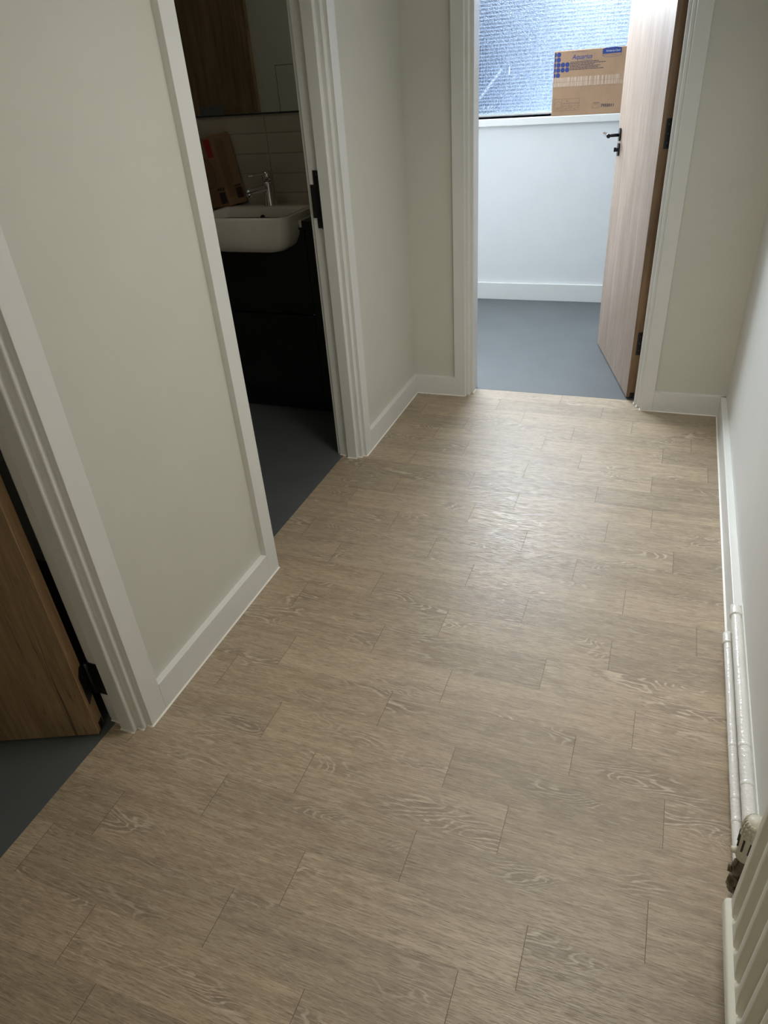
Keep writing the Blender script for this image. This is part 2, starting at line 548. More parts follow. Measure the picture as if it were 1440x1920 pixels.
def glass_material():
    """patterned, wired looking obscure glass: light is scattered as it passes through"""
    m = bpy.data.materials.new('obscured_patterned_glass')
    m.use_nodes = True
    nt = m.node_tree
    nt.nodes.clear()
    out = nt.nodes.new('ShaderNodeOutputMaterial')
    c = coord(nt)
    cells = noise(nt, c, 120, 3, 0.6)
    sep = nt.nodes.new('ShaderNodeSeparateXYZ')
    nt.links.new(c, sep.inputs[0])
    gx = math_(nt, 'SINE', math_(nt, 'MULTIPLY', sep.outputs[0], 2 * math.pi / 0.0175))
    gz = math_(nt, 'SINE', math_(nt, 'MULTIPLY', sep.outputs[2], 2 * math.pi / 0.0190))
    h = math_(nt, 'ADD', math_(nt, 'MULTIPLY', cells, 3.6), math_(nt, 'MULTIPLY', math_(nt, 'ADD', gx, math_(nt, 'MULTIPLY', gz, 1.7)), 0.42))
    bp = nt.nodes.new('ShaderNodeBump')
    bp.inputs['Strength'].default_value = 1.0
    bp.inputs['Distance'].default_value = 0.0036
    nt.links.new(h, bp.inputs['Height'])
    g = nt.nodes.new('ShaderNodeBsdfRefraction')
    g.inputs['Color'].default_value = (0.84, 0.91, 0.98, 1)
    g.inputs['Roughness'].default_value = 0.16
    g.inputs['IOR'].default_value = 1.22
    nt.links.new(bp.outputs[0], g.inputs['Normal'])
    t = nt.nodes.new('ShaderNodeBsdfTranslucent')
    # smears and drips left on the pane
    def seg(x0, z0, x1, z1, w, soft):
        px = math_(nt, 'SUBTRACT', sep.outputs[0], x0)
        pz = math_(nt, 'SUBTRACT', sep.outputs[2], z0)
        dx, dz = x1 - x0, z1 - z0
        L2 = dx * dx + dz * dz
        tt = math_(nt, 'DIVIDE', math_(nt, 'ADD', math_(nt, 'MULTIPLY', px, dx), math_(nt, 'MULTIPLY', pz, dz)), L2)
        cl = nt.nodes.new('ShaderNodeClamp')
        nt.links.new(tt, cl.inputs[0])
        ex = math_(nt, 'SUBTRACT', px, math_(nt, 'MULTIPLY', cl.outputs[0], dx))
        ez = math_(nt, 'SUBTRACT', pz, math_(nt, 'MULTIPLY', cl.outputs[0], dz))
        d = math_(nt, 'SQRT', math_(nt, 'ADD', math_(nt, 'MULTIPLY', ex, ex), math_(nt, 'MULTIPLY', ez, ez)))
        k = nt.nodes.new('ShaderNodeMapRange')
        nt.links.new(d, k.inputs[0])
        k.inputs[1].default_value = w
        k.inputs[2].default_value = w + soft
        k.inputs[3].default_value = 1
        k.inputs[4].default_value = 0
        return k.outputs[0]
    rough = noise(nt, c, 160, 3, 0.7)
    broken = ramp(nt, rough, [(0.38, (0.2, 0.2, 0.2)), (0.60, (1, 1, 1))])
    GX, GZ = GLASS_O
    s = math_(nt, 'MULTIPLY', seg(-1.262 - GX, 1.262 - GZ, -1.125 - GX, 1.412 - GZ, 0.003, 0.010), 0.55)
    s = math_(nt, 'MAXIMUM', s, math_(nt, 'MULTIPLY', seg(-1.125 - GX, 1.412 - GZ, -1.075 - GX, 1.47 - GZ, 0.001, 0.012), 0.3))
    s = math_(nt, 'MULTIPLY', s, broken)
    s = math_(nt, 'MAXIMUM', s, math_(nt, 'MULTIPLY', seg(-1.072 - GX, 1.385 - GZ, -1.072 - GX, 1.425 - GZ, 0.0015, 0.003), 0.95))
    s = math_(nt, 'MAXIMUM', s, math_(nt, 'MULTIPLY', seg(-1.300 - GX, 1.66 - GZ, -1.298 - GX, 1.69 - GZ, 0.004, 0.010), 0.6))
    for sx_ in (-1.24, -1.21, -1.19):
        s = math_(nt, 'MAXIMUM', s, math_(nt, 'MULTIPLY', math_(nt, 'MULTIPLY', seg(sx_ - GX, 1.195 - GZ, sx_ + 0.008 - GX, 1.215 - GZ, 0.001, 0.006), 0.6), broken))
    tcol = mix(nt, s, (0.62, 0.72, 0.90), (0.97, 0.98, 1.0))
    nt.links.new(tcol, t.inputs['Color'])
    nt.links.new(bp.outputs[0], t.inputs['Normal'])
    mx = nt.nodes.new('ShaderNodeMixShader')
    frost2 = math_(nt, 'MULTIPLY', math_(nt, 'SUBTRACT', h, 1.3), 0.7)
    cl2 = nt.nodes.new('ShaderNodeClamp')
    nt.links.new(frost2, cl2.inputs[0])
    nt.links.new(math_(nt, 'MAXIMUM', math_(nt, 'MULTIPLY', cl2.outputs[0], 0.30), math_(nt, 'MULTIPLY', s, 1.0)), mx.inputs[0])
    nt.links.new(g.outputs[0], mx.inputs[1])
    nt.links.new(t.outputs[0], mx.inputs[2])
    gl = nt.nodes.new('ShaderNodeBsdfGlossy')
    gl.inputs['Roughness'].default_value = 0.25
    nt.links.new(bp.outputs[0], gl.inputs['Normal'])
    mx2 = nt.nodes.new('ShaderNodeMixShader')
    mx2.inputs[0].default_value = 0.05
    nt.links.new(mx.outputs[0], mx2.inputs[1])
    nt.links.new(gl.outputs[0], mx2.inputs[2])
    nt.links.new(mx2.outputs[0], out.inputs[0])
    return m


GLASS_O = (-0.75, 1.17)   # x and z of the pane's origin
M_glass = glass_material()

# ------------------------------------------------------------------ the setting
CEIL = 2.5
HEAD = 2.06
XL, XR = -1.172, 0.348          # hall wall faces
SK = 0.097                      # skirting height

# --- hallway floor: planks are faces of one floor mesh
bm = bmesh.new()
lay = bm.loops.layers.float_color.new('plank')
rows = {-1: -0.462, 0: -0.189, 1: -0.077, 2: 0.149, 3: -0.171, 4: 0.172, 5: -0.049, 6: 0.089, 7: -0.167, 8: 0.006,
        9: 0.240, 10: 0.025, 11: -0.147, 12: 0.165, 13: -0.068, 14: 0.083, 15: -0.131, 16: 0.070, 17: -0.228,
        18: 0.102, 19: 0.215, 20: -0.041, 21: -0.190, 22: 0.106}
X0F, X1F, Y0F, Y1F = -1.262, 0.352, -1.75, 3.46
vs = [bm.verts.new(p) for p in ((X0F, Y0F, -0.0012), (X1F, Y0F, -0.0012), (X1F, Y1F, -0.0012), (X0F, Y1F, -0.0012))]
f = bm.faces.new(vs)
f.material_index = 1
rnd = random.Random(11)
for k in range(-19, 24):
    ya, yb = 0.508 + 0.1276 * k, 0.508 + 0.1276 * (k + 1)
    ya, yb = max(ya, Y0F), min(yb, Y1F)
    if yb <= ya:
        continue
    j = rows.get(k, rnd.uniform(-0.25, 0.25))
    x = j - 0.508 * 4
    while x < X1F:
        a, b_ = max(x + 0.0005, X0F), min(x + 0.508 - 0.0005, X1F)
        col = (rnd.random(), rnd.random(), rnd.random(), 1)
        if b_ - a > 0.004:
            g0 = 0.00012
            lo = [bm.verts.new(p) for p in ((a, ya + g0, 0), (b_, ya + g0, 0), (b_, yb - g0, 0), (a, yb - g0, 0))]
            f = bm.faces.new(lo)
            for l in f.loops:
                l[lay] = col
        x += 0.508
floor = struct('floor', bm, [M_plank, M_joint], 'limed oak effect vinyl plank floor of the hallway', 'floor')

END = []          # everything that is square to the end wall, turned slightly at the end


def E_(o):
    END.append(o)
    return o


struct('floor_2', box_bm(-3.45, -1.262, 1.50, 3.30, -0.03, 0.0006), M_vinyl_dark, 'grey sheet vinyl floor, slightly darkened for shade, under the washbasin vanity', 'floor')
struct('floor_3', box_bm(-3.45, -1.262, -0.70, 1.50, -0.03, 0.0006), M_vinyl_dark, 'grey sheet vinyl floor, slightly darkened for shade, behind the rustic oak door at left', 'floor')
E_(struct('floor_4', box_bm(-2.6, 1.7, 3.418, 5.09, -0.03, 0.0008), M_vinyl, 'blue grey sheet vinyl floor of the bright far room', 'floor'))
struct('ceiling', box_bm(-3.6, 1.8, -1.9, 5.3, CEIL, CEIL + 0.1), M_ceil, 'white ceiling over the hallway and rooms', 'ceiling')

# --- hall walls
D1a, D1b = 0.06, 0.960     # clear of architraves: opening 1 along y
D2a, D2b = 1.715, 2.572
bm = bmesh.new()
for a, b_ in ((-1.75, D1a - 0.0), (D1b + 0.002, D2a - 0.005), (D2b + 0.004, 3.40)):
    add_box(bm, -1.282, XL, a, b_, -0.03, CEIL)
for a, b_ in ((D1a, D1b + 0.002), (D2a - 0.005, D2b + 0.004)):
    add_box(bm, -1.282, XL, a, b_, HEAD + 0.03, CEIL)
struct('wall_left', bm, M_wall, 'cream painted left hallway wall with two doorways', 'wall')
struct('wall_right', box_bm(XR, XR + 0.12, -1.75, 3.42, -0.03, CEIL), M_wall_right, 'right hallway wall, tinted paler for its daylight, behind the pipes and radiator', 'wall')
struct('wall_back', box_bm(-1.4, 0.6, -1.87, -1.75, -0.03, CEIL), M_wall, 'cream wall closing the hallway behind the viewer', 'wall')

# end wall (local frame, turned by THETA later)
EY = 3.330
bm = bmesh.new()
add_box(bm, -1.25, -0.915, EY, EY + 0.09, -0.03, CEIL)
add_box(bm, 0.005, 0.42, EY, EY + 0.09, -0.03, CEIL)
add_box(bm, -0.915, 0.005, EY, EY + 0.09, HEAD + 0.03, CEIL)
E_(struct('wall_end', bm, M_wall, 'cream end wall either side of the far doorway', 'wall'))

# --- far room shell
bm = bmesh.new()
WX0, WX1, WZ0, WZ1 = -2.15, 0.85, 1.150, 2.15
FY = 5.062
add_box(bm, -2.6, 1.7, FY, FY + 0.26, -0.03, WZ0)
add_box(bm, -2.6, 1.7, FY, FY + 0.26, WZ1, CEIL)
add_box(bm, -2.6, WX0, FY, FY + 0.26, WZ0, WZ1)
add_box(bm, WX1, 1.7, FY, FY + 0.26, WZ0, WZ1)
E_(struct('wall_far', bm, M_far, 'white far wall below and around the obscured window', 'wall'))
E_(struct('wall_far_left', box_bm(-2.7, -2.6, 3.35, 5.32, -0.03, CEIL), M_far, 'white left wall of the bright far room', 'wall'))
E_(struct('wall_far_right', box_bm(1.7, 1.8, 3.35, 5.32, -0.03, CEIL), M_far, 'white right wall of the bright far room', 'wall'))
bm = bmesh.new()
add_box(bm, -2.65, -0.93, EY + 0.09, EY + 0.11, -0.03, CEIL)
add_box(bm, 0.02, 1.75, EY + 0.09, EY + 0.11, -0.03, CEIL)
E_(struct('wall_far_near', bm, M_far, 'white near wall of the bright far room', 'wall'))
# far skirting
bm = bmesh.new()
add_box(bm, -2.6, 1.7, FY - 0.020, FY, 0.0, 0.118, bevel=0.003)
E_(struct('baseboard_far', bm, M_trim, 'white skirting board along the far wall', 'baseboard'))

# --- basin room shell
BY = 3.170
struct('wall_basin', box_bm(-3.6, -1.282, BY + 0.008, 3.36, -0.03, CEIL), M_wall, 'plastered wall behind the washbasin', 'wall')
bm = bmesh.new()
add_box(bm, -3.45, -1.285, BY + 0.004, BY + 0.008, 0.0, 2.10)
for f in bm.faces:
    f.material_index = 1
for r_ in range(26):
    z0 = 1.019 - 12 * 0.0832 + r_ * 0.0832
    if z0 < 0.0 or z0 > 2.02:
        continue
    for cx in range(-6, 3):
        xa = -1.775 + cx * 0.35
        xb = min(xa + 0.35, -1.284)
        if xb - xa < 0.02 or xa < -3.5:
            continue
        t_ = random.uniform(-0.0006, 0.0006)
        add_box(bm, xa + 0.0012, xb - 0.0012, BY + t_, BY + 0.006, z0 + 0.0012, z0 + 0.082, bevel=0.0022, seg=2)
struct('wall_tiled', bm, [M_tile, M_grout], 'stack bonded cream brick tiles behind the basin tap', 'tiled wall')
struct('wall_opposite', box_bm(-3.6, -1.282, 1.50, 1.62, -0.03, CEIL), M_wall, 'wall facing the mirror, seen only as its reflection', 'wall')
struct('wall_outer_left', box_bm(-3.6, -3.45, -0.8, 3.30, -0.03, CEIL), M_wall, 'far left wall of the two dark side rooms', 'wall')
struct('wall_side_room', box_bm(-3.6, -1.282, -0.82, -0.70, -0.03, CEIL), M_wall, 'near wall of the dark room at left', 'wall')

# --- skirting in the hall
bm = bmesh.new()
add_box(bm, XL - 0.002, -1.152, 1.0242, 1.647, 0.0005, SK, bevel=0.0016)
struct('baseboard_left', bm, M_trim, 'white skirting on left wall between the two doorways', 'baseboard')
bm = bmesh.new()
add_box(bm, XL - 0.002, -1.152, 2.6362, 3.3105, 0.0005, SK, bevel=0.0016)
struct('baseboard_left_end', bm, M_trim, 'short white skirting on left wall beyond the basin doorway', 'baseboard')
bm = bmesh.new()
add_box(bm, XR - 0.024, XR + 0.002, 1.802, EY + 0.01, 0.0005, SK, bevel=0.0016)
add_box(bm, XR - 0.024, XR + 0.002, 1.728, 1.806, 0.0005, 0.066, bevel=0.001)
add_box(bm, XR - 0.003, XR + 0.002, -1.7, 1.806, 0.0005, SK + 0.006)
struct('baseboard_right', bm, M_trim, 'white skirting on the right wall running up to the pipes', 'baseboard')
bm = bmesh.new()
add_box(bm, -1.19, -0.944, 3.310, EY + 0.002, 0.0005, SK, bevel=0.0016)
E_(struct('baseboard_end_left', bm, M_trim, 'short white skirting left of the far doorway', 'baseboard'))
bm = bmesh.new()
add_box(bm, 0.036, XR + 0.03, 3.309, EY + 0.002, 0.0005, SK, bevel=0.0016)
E_(struct('baseboard_end_right', bm, M_trim, 'white skirting right of the far doorway', 'baseboard'))
# caulk beads at the foot of the skirting
bm = bmesh.new()
for a, b_ in ((0.958, 1.711), (2.572, 3.312)):
    add_prism(bm, [(-1.153, 0.0), (-1.1475, 0.0), (-1.153, 0.0035)], a, b_, 'y')
add_prism(bm, [(XR - 0.023, 0.0), (XR - 0.0295, 0.0), (XR - 0.023, 0.004)], 1.73, 3.315, 'y')
struct('trim_1', bm, M_caulk, 'thin bead of white caulk sealing the skirting to the planks', 'sealant bead')


# --- door frames: architrave + stepped lining, one prism each
def jamb_left(sgn, y):
    """stepped jamb on the left hall wall; y = architrave edge; sgn=+1 frame body lies towards +y"""
    s = sgn
    return [(-1.152, y), (-1.152, y + s * 0.064), (XL - 0.001, y + s * 0.064), (XL - 0.001, y + s * 0.02),
            (-1.292, y + s * 0.02), (-1.292, y - s * 0.010), (-1.279, y - s * 0.010), (-1.279, y - s * 0.017), (-1.236, y - s * 0.017),
            (-1.236, y - s * 0.014), (-1.2335, y - s * 0.014), (-1.2335, y - s * 0.034),
            (-1.190, y - s * 0.034), (-1.187, y - s * 0.031), (-1.187, y - s * 0.017),
            (-1.170, y - s * 0.017), (-1.167, y - s * 0.014), (-1.167, y)]


def bev_prism(pts, z0, z1, bev=0.0012):
    bm = bmesh.new()
    add_prism(bm, pts, z0, z1)
    es = [e for e in bm.edges if abs(e.verts[0].co.z - e.verts[1].co.z) > 1.0]
    bmesh.ops.bevel(bm, geom=es, offset=bev, segments=2, affect='EDGES', profile=0.5)
    return bm


for nm, (ya, yb), lb in (('trim_2', (D1a, 0.960), 'white stepped door frame at the left edge with black hinge'),
                         ('trim_3', (1.711, 2.572), 'white stepped door frame of the basin room with black strike plate')):
    e = empty(nm, (-1.16, (ya + yb) / 2, 0), lb, 'door frame', 'structure')
    obj('jamb', bev_prism(jamb_left(1, yb), 0.0005, HEAD), M_trim, e)
    obj('jamb', bev_prism(jamb_left(-1, ya), 0.0005, HEAD), M_trim, e)
    bm = bmesh.new()
    add_box(bm, XL - 0.001, -1.152, ya - 0.064, yb + 0.064, HEAD, HEAD + 0.065, bevel=0.0015)
    add_box(bm, -1.292, XL, ya - 0.02, yb + 0.02, HEAD, HEAD + 0.032)
    obj('head', bm, M_trim, e)
    if nm == 'trim_2':
        F1 = e
    else:
        F2 = e
# caulk at jamb feet
bm = bmesh.new()
for y in (0.960, 2.572):
    for xa, xb, yy in ((-1.169, -1.150, y), (-1.189, -1.166, y - 0.017), (-1.234, -1.186, y - 0.034), (-1.279, -1.235, y - 0.017)):
        add_prism(bm, [(yy + 0.001, 0.0), (yy - 0.0045, 0.0), (yy + 0.001, 0.0035)], xa, xb, 'x')
struct('trim_4', bm, M_caulk, 'white caulk at the feet of the left door frames', 'sealant bead')

# strike plate on frame 2, on the rebate face and wrapping round its edge
bm = bmesh.new()
add_box(bm, -1.262, -1.2330, 2.5530, 2.5570, 0.985, 1.186, bevel=0.0008)
add_box(bm, -1.2365, -1.2322, 2.5365, 2.5555, 0.985, 1.186)
add_box(bm, -1.276, -1.2330, 2.5512, 2.5572, 1.022, 1.138, bevel=0.0012)
sp = obj('strike_plate', bm, M_black, F2, label='black metal strike plate')
bm = bmesh.new()
add_tube(bm, (-1.246, 2.5535, 1.172), (-1.246, 2.5520, 1.172), 0.0042, n=14)
obj('screw', bm, M_screw, sp)


def jamb_end(x, s):
    """s=-1: left jamb (body towards -x), s=+1: right jamb; x = inner architrave edge"""
    return [(x, 3.310), (x + s * 0.055, 3.310), (x + s * 0.055, EY + 0.002), (x + s * 0.02, EY + 0.002),
            (x + s * 0.02, 3.452), (x - s * 0.032, 3.452), (x - s * 0.032, 3.360), (x - s * 0.029, 3.357),
            (x - s * 0.016, 3.357), (x - s * 0.016, 3.333), (x - s * 0.013, 3.330), (x, 3.330)]


e = empty('trim_5', (-0.45, 3.33, 0), 'white stepped door frame of the far doorway', 'door frame', 'structure')
obj('jamb', bev_prism(jamb_end(-0.891, -1), 0.0005, HEAD), M_trim, e)
# the right jamb is rebated further for the door leaf
pts = [(-0.0205, 3.308), (0.036, 3.308), (0.036, EY + 0.002), (0.0, EY + 0.002), (0.0, 3.520), (-0.036, 3.520),
       (-0.036, 3.440), (-0.0520, 3.440), (-0.0520, 3.377), (-0.0490, 3.374), (-0.0375, 3.374), (-0.0375, 3.344), (-0.0345, 3.341), (-0.0205, 3.341)]
obj('jamb', bev_prism(pts, 0.0005, HEAD), M_trim, e)
bm = bmesh.new()
add_box(bm, -0.955, 0.045, 3.309, EY + 0.001, HEAD, HEAD + 0.065, bevel=0.0015)
add_box(bm, -0.92, 0.01, EY, 3.452, HEAD, HEAD + 0.03)
obj('head', bm, M_trim, e)
E_(e)
bm = bmesh.new()
for (xa, xb, yy) in ((-1.15, -0.892, 3.310), (-0.020, 0.33, 3.309)):
    add_prism(bm, [(yy + 0.001, 0.0), (yy - 0.005, 0.0), (yy + 0.001, 0.0035)], xa, xb, 'x')
for (x, y0, y1) in ((-0.891, 3.309, 3.331), (-0.875, 3.329, 3.358), (-0.859, 3.357, 3.415)):
    add_prism(bm, [(x - 0.001, 0.0), (x + 0.005, 0.0), (x - 0.001, 0.0035)], y0, y1, 'y')
for (x, y0, y1) in ((-0.0205, 3.309, 3.341), (-0.0375, 3.338, 3.374), (-0.0520, 3.37, 3.40)):
    add_prism(bm, [(x + 0.001, 0.0), (x - 0.0035, 0.0), (x + 0.001, 0.003)], y0, y1, 'y')
E_(struct('trim_6', bm, M_caulk, 'white caulk at the feet of the far door frame', 'sealant bead'))


# ------------------------------------------------------------------ doors
def leaf_frame(P0, d, n):
    d, n = Vector(d).normalized(), Vector(n).normalized()
    return Matrix(((d.x, n.x, 0, P0[0]), (d.y, n.y, 0, P0[1]), (0, 0, 1, P0[2]), (0, 0, 0, 1)))


def place(bm, M):
    bmesh.ops.transform(bm, matrix=M, verts=bm.verts)
    bmesh.ops.recalc_face_normals(bm, faces=bm.faces)
    return bm


def leaf_panel(length, height, th=0.044):
    bm = bmesh.new()
    add_box(bm, 0, length, 0, th, 0, height, bevel=0.0009, seg=1)
    bm.normal_update()
    for f in bm.faces:
        n_ = f.normal
        f.material_index = 1 if abs(n_.x) > 0.7 or abs(n_.z) > 0.7 else 0
    return bm


# door 1: rustic oak leaf at left, opened into the dark room
MA = leaf_frame((-1.2735, 0.886, 0.0085), (-0.925, -0.380, 0), (-0.380, 0.925, 0))
d1 = empty('door_1', (-1.2735, 0.886, 0), 'rustic oak door leaf standing open at the left edge', 'door', 'structure')
bm = place(leaf_panel(0.80, 2.02), MA)
obj('leaf', bm, [M_door, M_edge_near], d1)


def fix_leaf_materials():
    pass


bm = bmesh.new()
add_box(bm, -0.0012, 0.001, 0.017, 0.040, 0.001, 0.026, bevel=0.0008)
add_box(bm, -0.004, 0.001, 0.023, 0.034, 0.003, 0.018, bevel=0.001)
obj('drop_seal', place(bm, MA), M_black, d1, label='black drop seal end in the door edge')
for z in (0.113, 0.95, 1.75):
    bm = bmesh.new()
    # plate with clipped corners on the leaf edge
    add_prism(bm, [(0.010, 0.014), (0.010, 0.098), (0.030, 0.118), (0.046, 0.118), (0.046, 0.0)] if False else
              [(0.013, 0.0), (0.013, 0.098), (0.030, 0.116), (0.048, 0.116), (0.048, 0.030), (0.040, 0.012)], -0.0025, 0.0005, 'x')
    for v in bm.verts:
        v.co.z += z - 0.0085
    bm = place(bm, MA)
    # knuckle and frame plate
    add_tube(bm, (-1.2905, 0.9395, z), (-1.2905, 0.9395, z + 0.112), 0.0075, n=16)
    add_prism(bm, [(-1.2915, z), (-1.2915, z + 0.112), (-1.252, z + 0.112), (-1.2375, z + 0.100), (-1.2375, z + 0.0)], 0.9395, 0.9435, 'y')
    h = obj('hinge', bm, M_black, d1, label='black butt hinge')
    bm = bmesh.new()
    for zz in (0.03, 0.058, 0.088):
        add_tube(bm, MA @ Vector((-0.0025, 0.026, z - 0.0085 + zz)), MA @ Vector((-0.0038, 0.026, z - 0.0085 + zz)), 0.0032, n=12)
    obj('screw', bm, M_screw, h)

# door 2: oak leaf, daylight put into its pale colour, open into the far room
ang = math.radians(16.24)
dd = (-math.sin(ang), math.cos(ang), 0)
nn = (math.cos(ang), math.sin(ang), 0)
MB_ = leaf_frame((-0.0933, 3.4439, 0.0085), dd, nn)
d2 = empty('door_2', (-0.0933, 3.4439, 0), 'oak door leaf, coloured pale for the daylight, standing open into the bright far room', 'door', 'structure')
obj('leaf', place(leaf_panel(0.812, 2.02), MB_), [M_door_far, M_edge], d2)
for z in (0.221, 1.1135, 1.80):
    bm = bmesh.new()
    add_box(bm, -0.002, 0.001, 0.0185, 0.046, z, z + 0.1115, bevel=0.0006)
    bm = place(bm, MB_)
    p = MB_ @ Vector((-0.006, 0.050, z))
    add_tube(bm, p, p + Vector((0, 0, 0.1115)), 0.0065, n=16)
    h = obj('hinge', bm, M_black, d2, label='black butt hinge in the brown door edge')
    bm = bmesh.new()
    for zz in (0.022, 0.056, 0.090):
        add_tube(bm, MB_ @ Vector((-0.002, 0.030, z + zz)), MB_ @ Vector((-0.003, 0.030, z + zz)), 0.0032, n=12)
    obj('screw', bm, M_screw, h)
bm = bmesh.new()
add_box(bm, -0.002, 0.001, 0.015, 0.036, 0.001, 0.024, bevel=0.0008)
add_box(bm, -0.006, 0.001, 0.020, 0.030, 0.004, 0.018, bevel=0.001)
obj('drop_seal', place(bm, MB_), M_black, d2, label='black drop seal end at the foot of the door edge')
# lever handle
hs, hz = 0.748, 1.108
bm = bmesh.new()
add_loft(bm, [[(p[0], y_, p[1]) for p in rrect(hs - 0.0165, hs + 0.0165, hz - 0.030, hz + 0.030, 0.0165)] for y_ in (0.0, -0.0085)], smooth=False)
rose = obj('handle', place(bm, MB_), M_black, d2, label='black oval rose with a satin lever')
bm = bmesh.new()
add_tube(bm, (hs, -0.007, hz - 0.002), (hs, -0.062, hz - 0.002), 0.0078, n=20)
LVR = obj('lever_stem', place(bm, MB_), M_black, rose, label='black lever stem')
bm = bmesh.new()
add_lathe(bm, (hs - 0.006, -0.062, hz - 0.003), (1, 0, 0), [(0.0095, -0.002), (0.0100, 0.0), (0.0100, 0.100), (0.0090, 0.106), (0.0, 0.108)])
obj('lever', place(bm, MB_), M_chrome, rose, label='polished lever bar')
bm = bmesh.new()
add_lathe(bm, (hs - 0.008, -0.062, hz - 0.003), (-1, 0, 0), [(0.0098, 0.0), (0.0103, 0.001), (0.0103, 0.0055), (0.0085, 0.007)])
obj('lever_end_cap', place(bm, MB_), M_black, rose, label='black cap on the lever end')
# thumb turn below
bm = bmesh.new()
tz = hz - 0.068
add_loft(bm, [[(p[0], y_, p[1]) for p in rrect(hs - 0.0165, hs + 0.0165, tz - 0.030, tz + 0.030, 0.0165)] for y_ in (0.0, -0.0085)], smooth=False)
esc = obj('escutcheon', place(bm, MB_), M_black, d2, label='black oval escutcheon with thumb turn')
bm = bmesh.new()
add_tube(bm, (hs, -0.008, tz), (hs, -0.016, tz), 0.0095, n=18)
add_box(bm, hs - 0.0035, hs + 0.0035, -0.027, -0.014, tz - 0.010, tz + 0.010, bevel=0.0015)
obj('thumb_turn', place(bm, MB_), M_black, esc)
E_(d2)

# door 3: only its reflection is seen in the mirror
d3 = empty('door_3', (-3.05, 1.64, 0), 'dark oak door seen only in the basin mirror', 'door', 'structure')
bm = bmesh.new()
add_box(bm, -3.43, -2.652, 1.622, 1.660, 0.01, 2.05, bevel=0.001)
obj('leaf', bm, M_door, d3)
bm = bmesh.new()
add_box(bm, -3.085, -2.915, 1.660, 1.672, 1.255, 1.333, bevel=0.003)
obj('push_plate', bm, M_greyplate, d3, label='dark grey metal plate on the reflected door')
# hatch, also reflected
hz_ = empty('access_hatch', (-2.35, 1.62, 1.0), 'flush painted access hatch reflected in the mirror', 'hatch')
obj('hatch_frame', box_bm(-2.506, -2.194, 1.6195, 1.6215, 0.99, 1.534), M_slot, hz_)
obj('hatch_door', box_bm(-2.503, -2.197, 1.6198, 1.6235, 0.993, 1.531, bevel=0.001), M_wall, hz_)

# ------------------------------------------------------------------ far window and sill
GY = 5.205
e = empty('window_1', (-0.75, GY, WZ0), 'obscured patterned glass window with pale blue daylight and smears', 'window', 'structure')
bm = box_bm(WX0 + 0.03, WX1 - 0.03, GY, GY + 0.004, 1.1645, WZ1 - 0.02)
obj('glass_pane', bm, M_glass, e, origin=(GLASS_O[0], GY, GLASS_O[1]))
bm = bmesh.new()
add_box(bm, WX0, WX1, GY - 0.013, GY + 0.04, WZ0 + 0.0050, 1.1655, bevel=0.001)
add_box(bm, WX0, WX1, GY - 0.02, GY + 0.04, WZ1 - 0.03, WZ1)
add_box(bm, WX0, WX0 + 0.04, GY - 0.02, GY + 0.04, WZ0, WZ1)
add_box(bm, WX1 - 0.04, WX1, GY - 0.02, GY + 0.04, WZ0, WZ1)
obj('window_frame', bm, M_trim, e)
bm = bmesh.new()
add_box(bm, WX0, WX1, GY - 0.0145, GY + 0.02, WZ0 + 0.0003, WZ0 + 0.0050)
obj('gasket', bm, M_gasket, e, label='dark gasket line under the pane')
bm = bmesh.new()
add_box(bm, WX0 - 0.03, WX1 + 0.03, FY - 0.030, GY + 0.02, WZ0 - 0.043, WZ0, bevel=0.005, seg=3)
obj('window_sill', bm, M_trim, e)
E_(e)
# outside, blurred through the pane
struct('wall_outside', box_bm(-3.6, -1.55, 6.9, 7.1, -0.4, 2.45), M_fence, 'dark shape beyond the obscured glass', 'outside wall')
struct('floor_outside', box_bm(-8, 8, 5.5, 16, -0.5, -0.4), M_yard, 'pale paving outside, blurred by the window glass', 'ground')

# ------------------------------------------------------------------ cardboard box on the sill
bx0, bx1, by0, by1, bz0, bz1 = -0.7695, -0.345, 5.036, 5.188, WZ0 + 0.0005, WZ0 + 0.339
cb = empty('cardboard_box', ((bx0 + bx1) / 2, (by0 + by1) / 2, bz0), 'brown cardboard carton with blue dots and printed lettering standing on the window sill', 'box')
obj('carton', box_bm(bx0, bx1, by0, by1, bz0, bz1, bevel=0.003), M_card, cb)
MT = Matrix(((1, 0, 0, 0), (0, 0, -1, 0), (0, 1, 0, 0), (0, 0, 0, 1)))   # text x->x, y->z, z->-y


def face_m(x, z, y=by0, rot=0.0):
    return Matrix.Translation((x, y, z)) @ MT @ Matrix.Rotation(rot, 4, 'Z')


bm = bmesh.new()
pitch = 0.0262
top = 1.470
for rr_, ncol in enumerate((2, 2, 4, 4, 2, 2)):
    for cc in range(ncol):
        xc = bx0 + 0.0015 + cc * 0.0262
        zc = top - rr_ * 0.0262
        if rr_ >= 4:
            zc -= 0.0006
        # squarish circles; the first column is cut by the carton's corner
        pts_ = []
        for i in range(20):
            t_ = 2 * math.pi * i / 20
            px_ = xc + 0.0122 * math.copysign(abs(math.cos(t_)) ** 0.86, math.cos(t_))
            pz_ = zc + 0.0122 * math.copysign(abs(math.sin(t_)) ** 0.86, math.sin(t_))
            pts_.append((max(px_, bx0 + 0.0025), pz_))
        add_prism(bm, pts_, by0 - 0.0004, by0 + 0.0002, 'y')
obj('blue_dots', bm, M_blue, cb, label='blue dot pattern printed at the left edge')
bm = bmesh.new()
text_bm(bm, 'Aquarius', 0.0345, face_m(-0.664, 1.4425), shear=0.22, bold=0.0004, width=0.93)
text_bm(bm, 'TM', 0.006, face_m(-0.541, 1.463))


